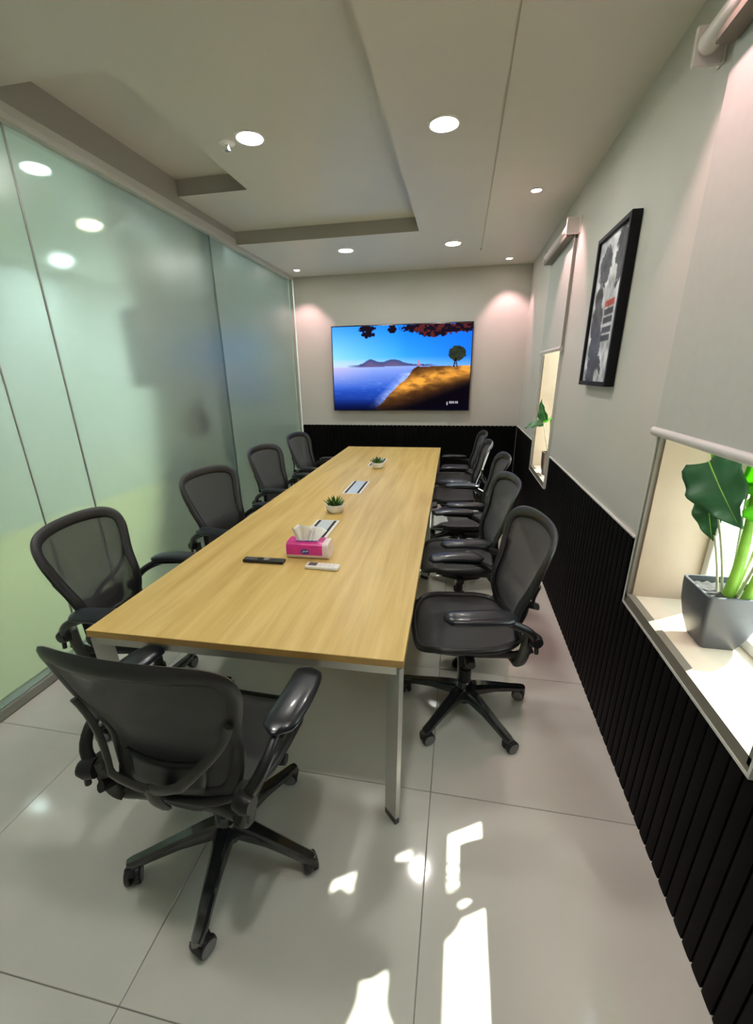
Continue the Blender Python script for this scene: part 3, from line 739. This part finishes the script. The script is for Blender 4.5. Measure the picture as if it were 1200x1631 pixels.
# ------------------------------------------------------------------ plants
def leaf(L, Wd, bend, fold, wav, notch=.12, seed=0):
    # heart-shaped blade from the stalk (0,0,0) along +y
    def f(u, v):
        s = 2*u-1; t = v
        w = Wd*(math.sin(PI*min(1, (t*.93+.07))**.62))**.9*.5
        y = L*(t-notch*abs(s)**1.5*(1-t)**2*1.6)
        x = s*w
        z = -bend*t*t*L+fold*abs(s)*w+wav*math.sin(t*16+seed)*abs(s)**1.5*.5
        return (x, y, z)
    return MB().grid(f, 12, 16)
def frame_to(p, d, n):
    d = Vector(d).normalized(); n = Vector(n); x = d.cross(n).normalized(); n = x.cross(d)
    M = Matrix((x, d, n)).transposed().to_4x4(); M.translation = Vector(p); return M
def plant_pot(t, m, hb, ht, H):
    p = MB(); rings = []
    def sq(h, z, r=.18, n=3):
        pts = []
        for cx, cy, a0 in ((1, 1, 0), (-1, 1, 90), (-1, -1, 180), (1, -1, 270)):
            for k in range(n+1):
                a = R(a0+90*k/n); rr = h*r; pts.append((cx*(h-rr)+rr*math.cos(a), cy*(h-rr)+rr*math.sin(a), z))
        return pts
    prof = [(0, hb*.94), (.004, hb), (H*.3, hb+(ht-hb)*.52), (H*.6, hb+(ht-hb)*.86), (H*.85, ht*.99), (H-.002, ht), (H, ht-.002), (H, ht-.008), (H-.02, ht-.010)]
    for z, h in prof: rings.append(sq(h, z))
    p.loft(rings, cap=False); p.add(rings[0], [tuple(range(len(rings[0])))]); p.build('pot', m, t, 40)
    so_ = MB(); so_.grid(lambda u, v: ((2*u-1)*(ht-.010), (2*v-1)*(ht-.010), H-.018+.005*math.sin(u*37+v*21)*math.sin(v*43)), 10, 10); so_.build('pebble_soil', M_soil, t, 60)['kind'] = 'stuff'
def stem(t, pts, r0, r1, m, name='stem'):
    P = bez(*pts, 12); n = len(P)-1
    return MB().tube(P, [r0+(r1-r0)*i/n for i in range(n+1)], 10, (.3, 1, .1)).build(name, m, t, 60)
pl = empty('potted_plant', (.882, 1.44, ZS+.02)); tag(pl, 'potted plant with big glossy leaves in a charcoal square pot on the near sill', 'plant')
plant_pot(pl, M_potg, .052, .088, .205)
def addleaf(t, p, d, n, L, Wd, m, bend=.35, fold=.25, wav=.012, seed=0, notch=.05):
    b = leaf(L, Wd, bend, fold, wav, notch, seed=seed); M = frame_to(p, d, n); b.v = [tuple(M @ Vector(v)) for v in b.v]
    o = b.build('leaf', m, t, 180, solid=.0012)
    rb = MB(); rb.tube([M @ Vector((0, L*q, -bend*q*q*L+.0)) for q in (0, .15, .3, .5, .7, .9, .98)], [.0035, .0032, .0028, .0024, .0018, .001, .0005], 6, n)
    rb.build('midrib', M_stem, o, 60); return o
stem(pl, ((.0, -.02, .18), (.0, -.05, .32), (.02, .03, .53)), .018, .011, M_stem)
stem(pl, ((.03, -.055, .18), (.05, -.07, .32), (.05, -.04, .50)), .016, .010, M_stem)
stem(pl, ((-.012, -.01, .18), (-.02, .02, .34), (-.06, .16, .585)), .004, .003, M_stemthin)
stem(pl, ((-.02, .0, .18), (-.015, .05, .30), (-.04, .14, .46)), .004, .003, M_stemthin)
stem(pl, ((-.006, -.03, .18), (-.004, -.01, .34), (.05, .07, .59)), .004, .003, M_stemthin)
stem(pl, ((.02, -.03, .18), (.04, -.05, .34), (.03, -.10, .53)), .005, .003, M_stemthin)
addleaf(pl, (-.06, .155, .585), (.03, -.74, -.60), (-.86, -.18, .42), .25, .19, M_leafdark, .12, .18, .030, 1)
addleaf(pl, (-.04, .14, .46), (-.0, -.45, -.85), (-.75, -.35, .3), .14, .095, M_leafdark, .1, .25, .012, 2)
addleaf(pl, (.05, .07, .59), (.25, -.85, .0), (-.75, -.1, .6), .28, .22, M_leafbright, .12, .2, .01, 3)
addleaf(pl, (.0, -.03, .50), (.15, -.9, .05), (-.8, .1, .6), .20, .13, M_leafbright, .15, .2, .01, 4)
addleaf(pl, (.04, -.04, .47), (.5, .3, .55), (-.3, .1, .8), .24, .18, M_leafbright, .3, .2, .01, 5)
addleaf(pl, (.03, -.10, .53), (.1, -.9, .15), (-.5, .0, .9), .26, .19, M_leafbright, .15, .2, .01, 6)
addleaf(pl, (.02, -.02, .53), (-.1, -.3, .8), (-.6, -.2, .3), .24, .18, M_leafbright, .2, .2, .01, 7)
addleaf(pl, (.02, .12, .76), (.0, -.9, .25), (.6, .4, .75), .24, .17, M_leafdark, .1, .1, .01, 9)
addleaf(pl, (.02, -.06, .80), (.0, -.95, .1), (.6, .4, .75), .23, .15, M_leafdark, .1, .1, .01, 10)
addleaf(pl, (.04, .20, .66), (-.1, -.8, .4), (.6, .4, .75), .20, .15, M_leafdark, .1, .1, .01, 11)
stem(pl, ((.01, -.01, .18), (.03, .06, .45), (.02, .12, .76)), .005, .003, M_stemthin)
stem(pl, ((.02, -.02, .18), (.05, -.03, .50), (.02, -.06, .80)), .005, .003, M_stemthin)
addleaf(pl, (.0, .10, .60), (.2, .5, .6), (-.6, -.2, .5), .22, .17, M_leafbright, .3, .2, .01, 8)
p2 = empty('potted_plant', (.81, 4.05, ZS+.02)); tag(p2, 'slim potted plant in a brown pot on the far window sill', 'plant')
plant_pot(p2, M_potb, .045, .056, .20)
stem(p2, ((.0, 0, .18), (.0, .0, .30), (-.02, .02, .50)), .011, .008, M_stem)
stem(p2, ((.015, -.02, .18), (.03, -.02, .34), (.02, -.03, .52)), .010, .007, M_stem)
stem(p2, ((-.01, .01, .18), (-.05, .04, .34), (-.07, .06, .46)), .004, .003, M_stemthin)
addleaf(p2, (-.05, .05, .46), (-.35, .25, .75), (-.8, -.45, -.2), .20, .13, M_leafdark, .2, .3, .01, 1)
addleaf(p2, (-.07, .06, .44), (-.75, .25, -.05), (-.3, -.5, .8), .17, .10, M_leafdark, .3, .2, .01, 3)
addleaf(p2, (-.02, .02, .48), (-.3, -.5, .1), (-.6, -.4, .5), .16, .11, M_leafbright, .3, .2, .01, 4)
addleaf(p2, (.02, -.03, .50), (-.1, -.35, .8), (-.8, -.5, -.1), .17, .08, M_leafbright, .2, .3, .01, 5)
addleaf(p2, (.02, -.03, .50), (.3, .4, .4), (-.4, .0, .8), .18, .11, M_leafbright, .3, .2, .01, 6)

# ------------------------------------------------------------------ things on the table
def succulent(x, y, label):
    t = empty('succulent_pot', (x, y, TZ)); tag(t, label, 'plant', 'small succulents on the table')
    MB().lathe([(.040, 0), (.046, .003), (.056, .02), (.060, .05), (.059, .056), (.054, .056), (.050, .045)], 28).build('bowl', M_ceramic, t)
    MB().lathe([(.051, .044), (.03, .049), (.004, .051)], 20).build('soil', M_soil, t)['kind'] = 'stuff'
    random.seed(int(x*100+y*10)); 
    for ring, (n, tilt, L) in enumerate(((9, 62, .050), (8, 38, .052), (5, 14, .055))):
        for k in range(n):
            a = 2*PI*k/n+ring*.4; ti = R(tilt+random.uniform(-8, 8)); d = Vector((math.cos(a)*math.sin(ti), math.sin(a)*math.sin(ti), math.cos(ti)))
            o0 = Vector((math.cos(a)*(.028-.010*ring), math.sin(a)*(.028-.010*ring), .050)); LL = L*random.uniform(.85, 1.15)
            MB().tube([o0+d*LL*q+Vector((0, 0, .006*q*q)) for q in (0, .3, .65, .9, 1)], [(.006, .003), (.0085, .004), (.0075, .0035), (.003, .002), (.0006, .0006)], 8, (0, 0, 1)).build('leaf', M_succ, t, 60)
succulent(-.762, 2.575, 'green succulent in a white bowl on the table, nearer to the tissue pack')
succulent(-.735, 3.985, 'green succulent in a white bowl on the table, nearer to the television')

ts = empty('tissue_pack', (-.69, 1.865, TZ), R(2)); tag(ts, 'magenta soft tissue pack with white tissue sticking out, on the table', 'tissue pack')
def pack(x0, x1, m, ex=0):
    rings = []
    for k in range(9):
        q = k/8; x = x0+(x1-x0)*q; b = 1
        ring = []
        for i in range(20):
            a = 2*PI*i/20; cy, cz = math.cos(a), math.sin(a)
            ring.append((x, (.054+ex)*math.copysign(abs(cy)**.45, cy), .042+(.042+ex)*math.copysign(abs(cz)**.45, cz)))
        rings.append(ring)
    return MB().loft(rings).build
pack(-.105, .105, M_packwhite)('wrapper', M_packwhite, ts, 40)
pk = MB(); yf = -.0555
def pst(z, q=0):     # outline of the film print over front and top
    pass
rings = []
for k in range(13):
    x = -.103+.180*k/12; ring = []
    for i in range(-5, 12):
        a = R(188-11.2*(i+5))
        cy, cz = math.cos(a), math.sin(a)
        ring.append((x, .0553*math.copysign(abs(cy)**.45, cy), .042+.0433*math.copysign(abs(cz)**.45, cz)))
    rings.append(ring)
pk.loft(rings, cap=False, close=False); pk.build('film_print', M_pink, ts, 50)
lg = MB(); lg.add([(-.008+.022*math.cos(2*PI*k/20), -.0562, .042+.014*math.sin(2*PI*k/20)) for k in range(20)], [tuple(range(20))]); lo_ = lg.build('emblem', M_logo, ts, 0)
lw = MB(); lw.tube([(-.02, -.0568, .038), (-.012, -.0568, .047), (-.006, -.0568, .040), (.002, -.0568, .047), (.008, -.0568, .042)], (.0022, .0006), 6, (0, 1, 0)); lw.build('emblem_script', M_logow, lo_, 0)
sl = MB(); sl.box((-.06, -.030, .0855), (.045, -.018, .0868)); sl.build('slit_print', M_logo, ts, 0)
tq = MB()
def tis(cx, w, h, ly, seed):
    def f(u, v):
        s = 2*u-1; z = .080+h*v*(1-.18*s*s+.10*math.sin(s*4+seed)); x = cx+s*w*(.35+.75*v)+.012*v*math.sin(seed)
        y = -.024+ly*v+.010*math.sin(s*7+seed+v*2)*(.3+v)
        return (x, y, z)
    tq.grid(f, 14, 10)
tis(-.035, .05, .085, -.004, 0.4); tis(.02, .055, .065, .045, 2.2); tis(-.012, .05, .075, .02, 4.0)
tq.build('tissue', M_tissue, ts, 180, solid=.0008)

rm = empty('remote_control', (-.885, 1.752, TZ), R(1.5)); tag(rm, 'long black remote control lying on the table beside the tissue pack', 'remote')
MB().box((-.103, -.022, 0), (.103, .022, .016), .006, 3).build('body', M_remote, rm)
bt = MB()
for i in range(8):
    for j in range(3): bt.box((-.088+.012*i+(.03 if i > 4 else 0), -.014+.011*j, .016), (-.081+.012*i+(.03 if i > 4 else 0), -.008+.011*j, .0175), .0008, 1)
bt.build('buttons', M_button, rm, 30)
MB().lathe([(.013, .016), (.013, .0178), (.011, .0182), (.002, .0182)], 20, (.012, 0, 0)).build('direction_pad', M_button, rm)
r2_ = empty('remote_control', (-.585, 1.728, TZ), R(-2)); tag(r2_, 'small white air conditioner remote lying in front of the tissue pack', 'remote')
MB().box((-.080, -.026, 0), (.080, .026, .018), .007, 3).build('body', M_white, r2_)
MB().box((-.066, -.017, .018), (-.026, .017, .0186)).build('display', M_screen_lcd, r2_, 0)
bt = MB()
for i in range(4):
    for j in range(3): bt.box((-.012+.02*i, -.017+.0125*j, .018), (.0+.02*i, -.009+.0125*j, .0195), .001, 1)
bt.build('buttons', M_packwhite, r2_, 30)

# ------------------------------------------------------------------ behind the frosted glass
dz = Vector((-.86, .50, 0)).normalized()
ds = empty('display_stand', (-2.27, 4.03, 0), math.atan2(dz.y, dz.x)); tag(ds, 'dark screen on a floor stand, blurred behind the frosted glass', 'screen')
MB().box((0, -.02, 1.48), (2.1, .02, 2.36), .006, 2).build('screen', M_darkscreen, ds)
MB().tube([(.85, .045, .03), (.85, .045, 1.85)], .016, 14).build('post', M_hub, ds)
MB().box((.45, -.25, 0), (1.25, .3, .035), .01, 2).build('base', M_hub, ds)
rc = empty('round_chair', (-2.31, 3.50, 0), R(78)); tag(rc, 'maroon round-backed chair, blurred behind the frosted glass', 'chair')
MB().lathe([(.002, -.03), (.13, -.028), (.16, 0), (.13, .028), (.002, .03)], 28, (0, 0, 1.235), 'y').build('backrest', M_maroon, rc)
MB().lathe([(.002, .70), (.19, .70), (.20, .73), (.18, .76), (.002, .77)], 28, (0, .18, 0)).build('seat', M_maroon, rc)
MB().tube([(0, .035, 1.1), (0, .05, .78), (0, .16, .70)], .018, 10).build('back_bar', M_hub, rc)
MB().lathe([(.2, 0), (.2, .02), (.03, .04), (.03, .70)], 24, (0, .18, 0)).build('pedestal', M_hub, rc)
